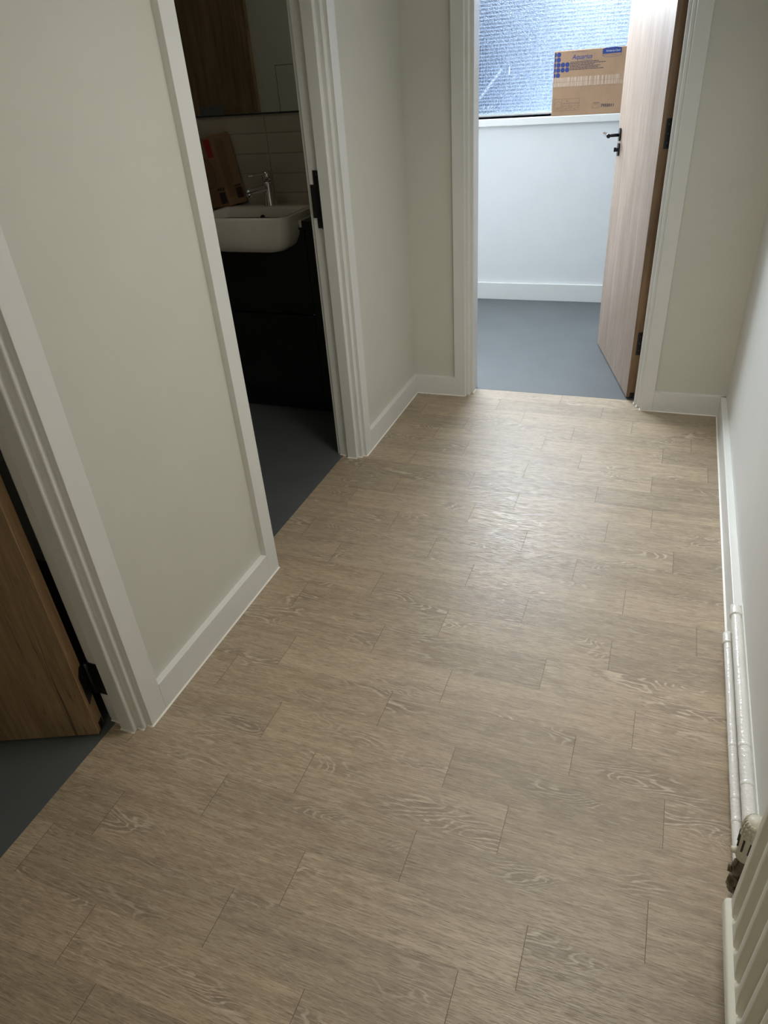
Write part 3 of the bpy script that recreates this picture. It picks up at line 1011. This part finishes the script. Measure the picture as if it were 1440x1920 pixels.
def stroke(bm, pts_, w, y=by0):
    for a, b_ in zip(pts_, pts_[1:]):
        dx, dz = b_[0] - a[0], b_[1] - a[1]
        L = math.hypot(dx, dz) or 1
        ox, oz = -dz / L * w / 2, dx / L * w / 2
        add_prism(bm, [(a[0] + ox, a[1] + oz), (a[0] - ox, a[1] - oz), (b_[0] - ox, b_[1] - oz), (b_[0] + ox, b_[1] + oz)], y - 0.0004, y + 0.0002, 'y')


stroke(bm, [(-0.668 + 0.09 * t_, 1.4735 + 0.006 * math.sin(math.pi * (0.15 + 0.85 * t_))) for t_ in [i / 10 for i in range(11)]], 0.0012)
stroke(bm, [(-0.622 + 0.075 * t_, 1.4395 - 0.005 * math.sin(math.pi * (0.05 + 0.7 * t_))) for t_ in [i / 10 for i in range(11)]], 0.0014)
obj('lettering', bm, M_blue, cb, label='blue Aquarius lettering with two swooshes')
# fine print (illegible in the photograph): broken strips
bm = bmesh.new()
rp = random.Random(3)
for i, wl in enumerate((0.165, 0.205, 0.140, 0.175, 0.165, 0.195)):
    z = 1.4285 - i * 0.0076
    x = -0.674
    while x < -0.674 + wl:
        w_ = rp.uniform(0.006, 0.02)
        add_box(bm, x, min(x + w_, -0.674 + wl), by0 - 0.0004, by0 + 0.0002, z - 0.0018, z + 0.0018)
        x += w_ + 0.0022
obj('fine_print', bm, M_ink, cb, label='six rows of small dark print')
# maker's badge
bm = bmesh.new()
bxl, bxr = -0.4905, -0.383
add_prism(bm, [(bxl, 1.458), (bxl, 1.483), (bxl + 0.015, 1.4885), (bxr - 0.03, 1.4895), (bxr - 0.004, 1.4860), (bxr, 1.482), (bxr, 1.460)], by0 - 0.0004, by0 + 0.0002, 'y')
stroke(bm, [(bxl, 1.459), (bxl, 1.449), (bxl + 0.02, 1.4435), (bxl + 0.055, 1.442), (bxr - 0.008, 1.4455), (bxr, 1.450), (bxr, 1.461)], 0.0012)
bad = obj('badge', bm, M_blue, cb, label='blue badge at the upper right')
bm = bmesh.new()
text_bm(bm, 'Kimberly-Clark', 0.0135, face_m(-0.471, 1.4680, by0 - 0.0006), shear=0.1, width=0.95)
obj('badge_lettering', bm, M_whiteink, bad, label='pale lettering')
bm = bmesh.new()
text_bm(bm, 'P R O F E S S I O N A L', 0.0072, face_m(-0.4865, 1.4495), width=1.12)
obj('badge_wording', bm, M_ink, cb, label='small dark wording under the badge')
bm = bmesh.new()
text_bm(bm, '7955011', 0.0205, face_m(-0.4755, 1.1880), bold=0.0006, width=1.12)
obj('part_number', bm, M_ink, cb, label='printed number 7955011')
bm = bmesh.new()
text_bm(bm, '1', 0.014, face_m(-0.5330, 1.1850))
obj('quantity_mark', bm, M_ink, cb)
bm = bmesh.new()
text_bm(bm, 'A', 0.012, face_m(-0.6815, 1.2255))
obj('letter_mark', bm, M_ink, cb)
# line drawings
bm = bmesh.new()
x0_, x1_, z0_, z1_ = -0.7555, -0.603, 1.178, 1.240
stroke(bm, [(x0_, z0_), (x1_, z0_), (x1_, z1_), (x0_, z1_), (x0_, z0_)], 0.0008)
stroke(bm, [(x0_ + 0.047, z0_), (x0_ + 0.047, z1_)], 0.0008)
stroke(bm, [(x0_ + 0.100, z0_), (x0_ + 0.100, z1_ - 0.022)], 0.0008)
stroke(bm, [(x0_ + 0.047, z1_ - 0.022), (x1_, z1_ - 0.022)], 0.0008)
stroke(bm, [(x0_ + 0.003 + 0.02 * (1 - math.cos(a_)), z0_ + 0.032 + 0.018 * math.sin(a_)) for a_ in [math.pi * 1.7 * i / 14 for i in range(15)]], 0.0009)
stroke(bm, [(x0_ + 0.01, z0_ + 0.012), (x0_ + 0.022, z0_ + 0.006), (x0_ + 0.036, z0_ + 0.012), (x0_ + 0.044, z0_ + 0.02)], 0.0009)
for ox_ in (0.053, 0.106):
    stroke(bm, [(x0_ + ox_, z0_ + 0.012), (x0_ + ox_, z0_ + 0.034), (x0_ + ox_ + 0.040, z0_ + 0.036), (x0_ + ox_ + 0.040, z0_ + 0.014), (x0_ + ox_, z0_ + 0.010)], 0.0008)
    stroke(bm, [(x0_ + ox_, z0_ + 0.020), (x0_ + ox_ + 0.02, z0_ + 0.026), (x0_ + ox_ + 0.04, z0_ + 0.022)], 0.0008)
    stroke(bm, [(x0_ + ox_ + 0.015, z0_ + 0.008), (x0_ + ox_ + 0.019, z0_ + 0.003), (x0_ + ox_ + 0.025, z0_ + 0.008)], 0.0008)
obj('line_drawing', bm, M_ink, cb, label='framed outline drawings at the lower left')
bm = bmesh.new()
# small dispenser sketch beside the number
q0, q1, r0_, r1_ = -0.521, -0.495, 1.183, 1.213
stroke(bm, [(q0, r0_), (q1, r0_), (q1, r1_ - 0.002), (q0, r1_ - 0.003), (q0, r0_)], 0.0009)
stroke(bm, [(q1, r0_), (q1 + 0.011, r0_ + 0.003), (q1 + 0.011, r1_), (q1, r1_ - 0.002)], 0.0009)
stroke(bm, [(q0, r1_ - 0.003), (q0 + 0.011, r1_ + 0.001), (q1 + 0.011, r1_)], 0.0009)
stroke(bm, [((q0 + q1) / 2 + 0.005 * math.cos(a_), (r0_ + r1_) / 2 + 0.006 + 0.004 * math.sin(a_)) for a_ in [2 * math.pi * i / 10 for i in range(11)]], 0.0008)
obj('line_drawing', bm, M_ink, cb, label='small outlined box beside the number')
bm = bmesh.new()
add_box(bm, bx0 - 0.0004, bx1 - 0.001, by0 - 0.0006, by0 + 0.001, 1.305, 1.353)
obj('packing_tape', bm, M_tape, cb, label='clear wrinkled packing tape')
bm = bmesh.new()
add_box(bm, bx0 + 0.001, bx1 - 0.001, by0 - 0.0008, by0 + 0.001, 1.3285, 1.3300)
obj('flap_seam', bm, M_card2, cb)
E_(cb)

# ------------------------------------------------------------------ vanity, basin, tap, mirror
WT = 0.940            # worktop height
VF = 2.930            # vanity front
e = empty('vanity_unit', (-2.0, 3.05, 0), 'black laminate vanity unit under the washbasin', 'cabinet')
bm = bmesh.new()
add_box(bm, -2.80, -2.004, VF + 0.020, BY - 0.001, 0.10, 0.905)
add_box(bm, -1.524, -1.320, VF + 0.020, BY - 0.001, 0.10, 0.905)
add_box(bm, -2.01, -1.52, VF + 0.020, BY - 0.001, 0.10, 0.815)
obj('carcass', bm, M_vanity, e)
bm = bmesh.new()
add_box(bm, -2.80, -1.320, 2.984, BY - 0.002, 0.0006, 0.10)
obj('plinth', bm, M_vanity, e)
bm = bmesh.new()
add_box(bm, -2.80, -1.316, VF - 0.012, BY - 0.001, 0.905, WT, bevel=0.002)
obj('worktop', bm, M_vanity, e, label='black worktop edge')
for (xa, xb, za, zb) in ((-2.15, -1.522, 0.525, 0.90), (-2.15, -1.522, 0.132, 0.515), (-2.78, -2.155, 0.132, 0.90), (-1.517, -1.325, 0.105, 0.90)):
    bm = bmesh.new()
    add_box(bm, xa, xb, VF + 0.001, VF + 0.019, za, zb, bevel=0.0012)
    obj('front_panel', bm, M_vanity, e)
bm = bmesh.new()
add_tube(bm, (-1.5195, VF + 0.002, 0.523), (-1.5195, VF - 0.001, 0.523), 0.0022, n=12)
obj('cover_cap', bm, M_whiteink, e, label='tiny pale cover cap')

RIM = 0.976
e = empty('washbasin', (-1.766, 2.98, 0.822), 'white ceramic semi recessed washbasin with chrome tap on black vanity', 'washbasin')
bm = bmesh.new()
Xa, Xb, Ya, Yb = -2.002, -1.530, 2.787, BY - 0.001


def loop(x0, x1, y0, y1, r, z, rb=0.006):
    return [(p[0], p[1], z) for p in rrect(x0, x1, y0, y1, r, 8, (r, r, rb, rb))]


outer = [
    loop(Xa + 0.150, Xb - 0.150, Ya + 0.10, Yb - 0.03, 0.05, 0.8190, 0.03),
    loop(Xa + 0.098, Xb - 0.098, Ya + 0.058, Yb - 0.02, 0.05, 0.8215, 0.03),
    loop(Xa + 0.060, Xb - 0.060, Ya + 0.034, Yb - 0.01, 0.05, 0.8300, 0.03),
    loop(Xa + 0.033, Xb - 0.033, Ya + 0.020, Yb - 0.006, 0.052, 0.8500, 0.02),
    loop(Xa + 0.014, Xb - 0.014, Ya + 0.011, Yb - 0.004, 0.055, 0.8850, 0.01),
    loop(Xa + 0.006, Xb - 0.006, Ya + 0.005, Yb, 0.06, 0.930),
    loop(Xa + 0.002, Xb - 0.002, Ya + 0.001, Yb, 0.062, 0.960),
    loop(Xa, Xb, Ya, Yb, 0.062, 0.9715),
    loop(Xa + 0.0015, Xb - 0.0015, Ya + 0.0015, Yb, 0.062, 0.9748),
    loop(Xa + 0.005, Xb - 0.005, Ya + 0.005, Yb - 0.001, 0.060, RIM),
]
ix0, ix1, iy0, iy1 = -1.978, -1.556, 2.803, 3.020
inner = [
    loop(ix0, ix1, iy0, iy1, 0.048, RIM, 0.022),
    loop(ix0 + 0.003, ix1 - 0.003, iy0 + 0.003, iy1 - 0.002, 0.046, RIM - 0.003, 0.022),
    loop(ix0 + 0.012, ix1 - 0.012, iy0 + 0.010, iy1 - 0.006, 0.044, 0.945, 0.024),
    loop(ix0 + 0.030, ix1 - 0.030, iy0 + 0.020, iy1 - 0.014, 0.040, 0.880, 0.026),
    loop(ix0 + 0.060, ix1 - 0.060, iy0 + 0.050, iy1 - 0.040, 0.034, 0.852, 0.03),
    loop(ix0 + 0.150, ix1 - 0.150, iy0 + 0.090, iy1 - 0.080, 0.014, 0.846, 0.014),
]
add_loft(bm, outer + inner, cap0=True, cap1=True)
bw = obj('bowl', bm, M_ceramic, e)
bm = bmesh.new()
# side flange of the deck that rests on the worktop
add_prism(bm, [(-1.524, 2.916), (-1.524, BY - 0.002), (-1.531, BY - 0.002), (-1.531, 2.916)], WT - 0.001, WT + 0.006)
add_prism(bm, [(-1.5215, 2.9150), (-1.5215, 2.9168), (-1.5340, 2.9168), (-1.5340, 2.9150)], 0.915, WT + 0.004)
obj('sealant_bead', bm, M_caulk, e, label='white sealant line along the basin side')
bm = bmesh.new()
add_tube(bm, (-1.766, iy1 - 0.010, 0.938), (-1.766, iy1 - 0.003, 0.9395), 0.0115, n=20)
obj('overflow_hole', bm, M_slot, e, label='dark overflow hole')
bm = bmesh.new()
add_lathe(bm, (-1.767, 2.905, 0.846), (0, 0, 1), [(0.030, 0.0), (0.030, 0.003), (0.02, 0.006), (0.0, 0.0065)])
obj('waste', bm, M_chrome, e, label='chrome waste plug')
# tap: tapered body, spout to the front left, lever on top
tx, ty = -1.762, 3.096
bm = bmesh.new()
add_lathe(bm, (tx, ty, RIM), (0, 0, 1), [(0.0300, 0.0), (0.0300, 0.003), (0.0285, 0.012), (0.0245, 0.035), (0.0222, 0.06), (0.0220, 0.090), (0.0222, 0.099), (0.0190, 0.104), (0.0, 0.105)])
tap = obj('tap', bm, M_chrome, e, label='chrome mixer tap')
bm = bmesh.new()
sp_l = []
sd = Vector((-0.62, -0.78, 0)).normalized()
sn = Vector((-sd.y, sd.x, 0))
for t_, w_, h_ in ((0.0, 0.019, 0.020), (0.03, 0.018, 0.018), (0.07, 0.017, 0.014), (0.100, 0.016, 0.012), (0.114, 0.013, 0.009)):
    cpt = Vector((tx, ty, RIM + 0.078 - 0.06 * t_)) + sd * t_
    sp_l.append([tuple(cpt + sn * (w_ * math.cos(a_)) + Vector((0, 0, h_ * math.sin(a_)))) for a_ in [2 * math.pi * i / 18 for i in range(18)]])
add_loft(bm, sp_l)
q_ = Vector((tx, ty, RIM + 0.066)) + sd * 0.098
add_tube(bm, q_, q_ + Vector((0, 0, -0.016)), 0.0115, n=18)
obj('spout', bm, M_chrome, tap)
bm = bmesh.new()
add_lathe(bm, (tx, ty, RIM + 0.106), (0, 0, 1), [(0.019, 0.0), (0.0225, 0.003), (0.0230, 0.030), (0.0205, 0.038), (0.0, 0.041)])
lv = []
for t_, w_, h_ in ((0.0, 0.020, 0.008), (0.030, 0.017, 0.007), (0.060, 0.012, 0.005), (0.088, 0.010, 0.004), (0.094, 0.006, 0.002)):
    cpt = Vector((tx, ty, RIM + 0.139 - 0.10 * t_ + 0.5 * t_ * t_)) + sd * t_
    lv.append([tuple(cpt + sn * (w_ * math.cos(a_)) + Vector((0, 0, h_ * math.sin(a_)))) for a_ in [2 * math.pi * i / 14 for i in range(14)]])
add_loft(bm, lv)
obj('lever', bm, M_chrome, tap)

e = empty('wall_mirror', (-2.3, BY, 1.35), 'large frameless mirror above the brick tiles reflecting an oak door', 'mirror')
obj('mirror_glass', box_bm(-3.35, -1.34, BY - 0.0065, BY - 0.0015, 1.350, 2.30), M_mirror, e)
obj('mirror_edge', box_bm(-3.35, -1.34, BY - 0.0078, BY - 0.0004, 1.343, 1.3495), M_gasket, e, label='dark bottom edge strip')

# ------------------------------------------------------------------ carton leaning beside the tap
A0 = Vector((-1.957, 3.062, 0.9815))
side = Vector((0.045, 0.105, 0)).normalized()      # along the side face, away from the viewer
face = Vector((-side.y, side.x, 0))                # along the front face, to the left
tilt = Matrix.Rotation(math.radians(-9.0), 3, Vector((0, 1, 0)))
vx, vy, vz = tilt @ (-face), tilt @ side, tilt @ Vector((0, 0, 1))
MC = Matrix(((vx.x, vy.x, vz.x, A0.x), (vx.y, vy.y, vz.y, A0.y), (vx.z, vy.z, vz.z, A0.z), (0, 0, 0, 1)))
e = empty('cardboard_box', (-2.05, 3.10, 0.945), 'dark brown cardboard carton with red label leaning on the washbasin', 'box')
LW, LD, LH = 0.235, 0.098, 0.300
obj('carton', place(box_bm(-LW, 0, 0, LD, 0, LH, bevel=0.002), MC), M_card2, e)
bm = bmesh.new()
add_box(bm, -0.069, -0.024, -0.0006, 0.0004, 0.212, 0.288)
obj('red_label', place(bm, MC), M_red, e, label='red printed rectangle')


def cstroke(bm, pts_, w, y=0.0):
    stroke(bm, pts_, w, y)


bm = bmesh.new()
cstroke(bm, [(-0.118 + 0.065 * math.cos(a_), 0.150 + 0.065 * math.sin(a_)) for a_ in [2 * math.pi * i / 36 for i in range(37)]], 0.0022)
cstroke(bm, [(-0.118 + 0.045 * math.cos(a_), 0.150 + 0.058 * math.sin(a_)) for a_ in [2 * math.pi * i / 30 for i in range(31)]], 0.0012)
cstroke(bm, [(-0.16, 0.135), (-0.055, 0.142)], 0.0012)
#add_prism(bm, [(-0.118 + 0.063 * math.cos(a_), 0.150 + 0.063 * math.sin(a_)) for a_ in [math.pi * 0.0 - math.pi * i / 14 for i in range(15)]], -0.0003, 0.0002, 'y')
obj('round_picture', place(bm, MC), M_dkink, e, label='dark round printed picture')
bm = bmesh.new()
text_bm(bm, '68 00 00', 0.0185, face_m(-0.071, 0.070, -0.0002), bold=0.0006, width=0.86)
obj('lettering', place(bm, MC), M_ink, e, label='printed digits 68 00 00')
bm = bmesh.new()
rb_ = random.Random(5)
x = -0.068
while x < -0.016:
    w_ = rb_.choice((0.0012, 0.002, 0.003))
    add_box(bm, x, x + w_, -0.0005, 0.0003, 0.012, 0.062)
    x += w_ + rb_.choice((0.001, 0.0015))
obj('barcode', place(bm, MC), M_ink, e, label='printed barcode')
bm = bmesh.new()
for i in range(40):
    z = 0.275 - i * 0.0061
    add_box(bm, -0.0003, 0.0005, 0.008, 0.008 + rb_.uniform(0.040, 0.056), z - 0.0011, z + 0.0011)
obj('fine_print', place(bm, MC), M_faint, e, label='rows of fine print on the side')
bm = bmesh.new()
add_box(bm, -0.0003, 0.0006, 0.052, 0.088, 0.022, 0.068)
for i in range(7):
    add_box(bm, -0.0003, 0.0006, 0.050 + i * 0.0055, 0.0538 + i * 0.0055, 0.072, 0.081)
obj('side_barcode', place(bm, MC), M_dkink, e, label='small barcode on the side')

# ------------------------------------------------------------------ pipes
def pipe(name, x, z, r, ya, yb, collar_y, label):
    e = empty(name, (x, (ya + yb) / 2, z - r), label, 'pipe', group=None)
    bm = bmesh.new()
    n, rings = 22, []
    rp_ = random.Random(name + str(x))
    k = int((yb - ya) / 0.012)
    for i in range(k + 1):
        y = ya + (yb - ya) * i / k
        wob = 1 + rp_.uniform(-0.012, 0.012)
        rings.append([(x + r * wob * math.cos(t_), y, z + r * wob * math.sin(t_)) for t_ in [2 * math.pi * j / n for j in range(n)]])
    add_loft(bm, rings)
    obj('pipe_run', bm, M_pipe, e)
    bm = bmesh.new()
    rc = r * 1.2
    add_lathe(bm, (x, collar_y - 0.046, z), (0, 1, 0), [(r * 0.99, 0), (rc, 0.0005), (rc * 1.01, 0.004), (rc, 0.025), (rc * 0.99, 0.042), (rc * 0.86, 0.046)])
    obj('collar', bm, M_pipe, e, label='painted pipe collar')
    return e


p1 = pipe('heating_pipe', 0.3165, 0.0400, 0.0112, 0.62, 1.735, 1.733, 'lower white painted heating pipe, nearest the floor planks')
p2 = pipe('heating_pipe', 0.3330, 0.0820, 0.0142, 0.62, 1.812, 1.812, 'upper white painted heating pipe, nearest the right wall')
# paint drips and a join on each pipe
for e, x, z, r, ys in ((p1, 0.3165, 0.040, 0.0112, (1.312, 1.16, 1.10)), (p2, 0.3330, 0.082, 0.0142, (1.28, 1.17, 1.02))):
    for y in ys:
        bm = bmesh.new()
        add_lathe(bm, (x, y, z), (0, 1, 0), [(r * 0.97, 0), (r * 1.05, 0.002), (r * 1.06, 0.007), (r * 1.02, 0.012), (r * 0.97, 0.013)])
        obj('paint_ridge', bm, M_pipe, e)
# joining clip line behind upper pipe
# ------------------------------------------------------------------ radiator
RX0, RY1, RY0, RZ0, RZ1 = 0.2805, 0.864, -0.55, 0.100, 0.72
e = empty('radiator', (0.30, 0.16, 0.09), 'cream panel radiator with vertical flutes at the lower right edge', 'radiator')
# fluted front panel: profile along y, swept in z, ribs closing in scallops above the bottom rail
pitchy = 0.0545
yc = 0.842
NY = int((RY1 - RY0) / 0.0034)
ys = [RY1 - (RY1 - RY0) * i / NY for i in range(NY + 1)]


def flute(y, amp):
    u = ((yc - y) / pitchy) % 1.0
    if y > yc + 0.001 or y < RY0 + 0.05 or amp <= 0:
        return 0.0
    half = 0.34 * amp ** 0.5
    d = abs(u - 0.36)
    return max(0.0, min(1.0, (half - d) / 0.10))


bm = bmesh.new()
rowsz = [(RZ0, 0.0, 0.012), (RZ0 + 0.006, 0.0, 0.006), (0.134, 0.0, 0.0)]
for i in range(1, 11):
    rowsz.append((0.134 + 0.034 * i / 10, i / 10, 0.0))
rowsz += [(RZ0 + 0.30, 1.0, 0.0), (RZ1 - 0.06, 1.0, 0.0), (RZ1 - 0.03, 0.0, 0.0), (RZ1 - 0.004, 0.0, 0.0015), (RZ1, 0.0, 0.010)]
grid = []
for (z, amp, back) in rowsz:
    row = []
    for y in ys:
        endr = max(0.0, 0.003 - (RY1 - y)) + max(0.0, 0.003 - (y - RY0))
        row.append(bm.verts.new((RX0 + back + 0.0115 * flute(y, amp) + endr * 0.9, y, z)))
    grid.append(row)
for A, B in zip(grid, grid[1:]):
    for i in range(len(ys) - 1):
        f = bm.faces.new((A[i], A[i + 1], B[i + 1], B[i]))
        f.smooth = True
bmesh.ops.recalc_face_normals(bm, faces=bm.faces)
ret = bmesh.ops.extrude_face_region(bm, geom=list(bm.faces))
vv = [v for v in ret['geom'] if isinstance(v, bmesh.types.BMVert)]
bmesh.ops.translate(bm, verts=vv, vec=(0.0022, 0, 0))
bmesh.ops.recalc_face_normals(bm, faces=bm.faces)
obj('front_panel', bm, M_rad, e)
bm = bmesh.new()
hp = [(0.3000, 0.094), (0.2790, 0.092), (0.2730, 0.095), (0.2702, 0.101), (0.2690, 0.112), (0.2690, 0.1265), (0.2698, 0.1300), (0.2720, 0.1322), (0.2830, 0.1350), (0.3000, 0.1365)]
add_loft(bm, [[(p[0] + k * 0.003, y, p[1]) for p in hp] for y, k in ((RY1 + 0.001, 1), (RY1 - 0.003, 0), (RY0 + 0.003, 0), (RY0, 1))])
obj('bottom_rail', bm, M_rad, e, label='rounded lower rail of the radiator')
bm = bmesh.new()
add_box(bm, 0.324, 0.336, RY0, RY1 - 0.004, RZ0 + 0.004, RZ1, bevel=0.003)
obj('rear_panel', bm, M_rad, e)
bm = bmesh.new()
for i in range(40):
    y = RY1 - 0.03 - i * 0.035
    add_box(bm, RX0 + 0.0145, 0.325, y, y + 0.0012, RZ0 + 0.04, RZ1 - 0.03)
obj('convector_fins', bm, M_rad, e)
bm = bmesh.new()
add_box(bm, RX0 + 0.004, 0.336, RY0, RY1 - 0.002, RZ1, RZ1 + 0.006, bevel=0.002)
obj('top_grille', bm, M_rad, e)

# thermostatic valve beyond the radiator's end
vx_, vy_ = 0.2935, 0.914
e = empty('radiator_valve', (vx_, vy_, 0.05), 'ivory ribbed thermostatic valve on tarnished body at the end of the radiator', 'valve')
bm = bmesh.new()
add_lathe(bm, (vx_, vy_, 0.088), (0, 0, 1), [(0.008, 0), (0.012, 0.002), (0.012, 0.014), (0.0160, 0.015), (0.0160, 0.034), (0.0120, 0.036), (0.0120, 0.060), (0.0165, 0.062), (0.0165, 0.082), (0.0130, 0.084), (0.0130, 0.112)], n=8)
add_tube(bm, (vx_ + 0.004, vy_, 0.112), (vx_ + 0.004, RY1 + 0.0015, 0.112), 0.0095, n=16)
add_tube(bm, (vx_, vy_, 0.150), (vx_ - 0.0205, vy_ + 0.002, 0.150), 0.0085, 0.007, n=10)
vb = obj('valve_body', bm, M_brass, e, label='tarnished metal valve body')
bm = bmesh.new()
add_tube(bm, (vx_ + 0.004, vy_, 0.052), (vx_ + 0.004, vy_, 0.092), 0.0078, n=16)
obj('pipe_tail', bm, M_pipe, e)
HB = 0.198
bm = bmesh.new()
add_lathe(bm, (vx_, vy_, HB), (0, 0, 1), [(0.0130, 0), (0.0172, 0.003), (0.0178, 0.020), (0.0200, 0.060), (0.0206, 0.085), (0.0196, 0.100), (0.0160, 0.110), (0.0, 0.114)], n=40)
hd = obj('thermostatic_head', bm, M_plastic, e, label='ivory plastic head')
bm = bmesh.new()
for i in range(20):
    t_ = 2 * math.pi * i / 20
    c_, s_ = math.cos(t_), math.sin(t_)
    P = [Vector((vx_ + r_ * c_, vy_ + r_ * s_, HB + h_)) for r_, h_ in ((0.0205, 0.076), (0.0210, 0.088), (0.0198, 0.101), (0.0160, 0.1108))]
    for a, b_ in zip(P, P[1:]):
        add_tube(bm, a, b_, 0.0013, n=8)
obj('grip_rib', bm, M_plastic, hd)
for i in range(10):
    t_ = 2 * math.pi * (i + 0.3) / 10
    c_, s_ = math.cos(t_), math.sin(t_)
    bm = bmesh.new()
    a = Vector((vx_ + 0.0192 * c_, vy_ + 0.0192 * s_, HB + 0.034))
    add_tube(bm, a, a + Vector((0.0012 * c_, 0.0012 * s_, 0.034)), 0.0019, n=8)
    obj('vent_slot', bm, M_slot, hd, label='dark vent slot')
bm = bmesh.new()
add_tube(bm, (vx_ - 0.0165, vy_ + 0.002, HB + 0.012), (vx_ - 0.0250, vy_ + 0.002, HB + 0.010), 0.0062, n=14)
obj('lock_pin', bm, M_plastic, hd)

# ------------------------------------------------------------------ the end of the hall is slightly out of square
THETA = math.radians(0.85)
PIV = Vector((-1.04, 3.310, 0))
RT = Matrix.Translation(PIV) @ Matrix.Rotation(THETA, 4, 'Z') @ Matrix.Translation(-PIV)
bpy.context.view_layer.update()
for o in END:
    if o is d2:
        continue          # measured in place
    o.matrix_world = RT @ o.matrix_world
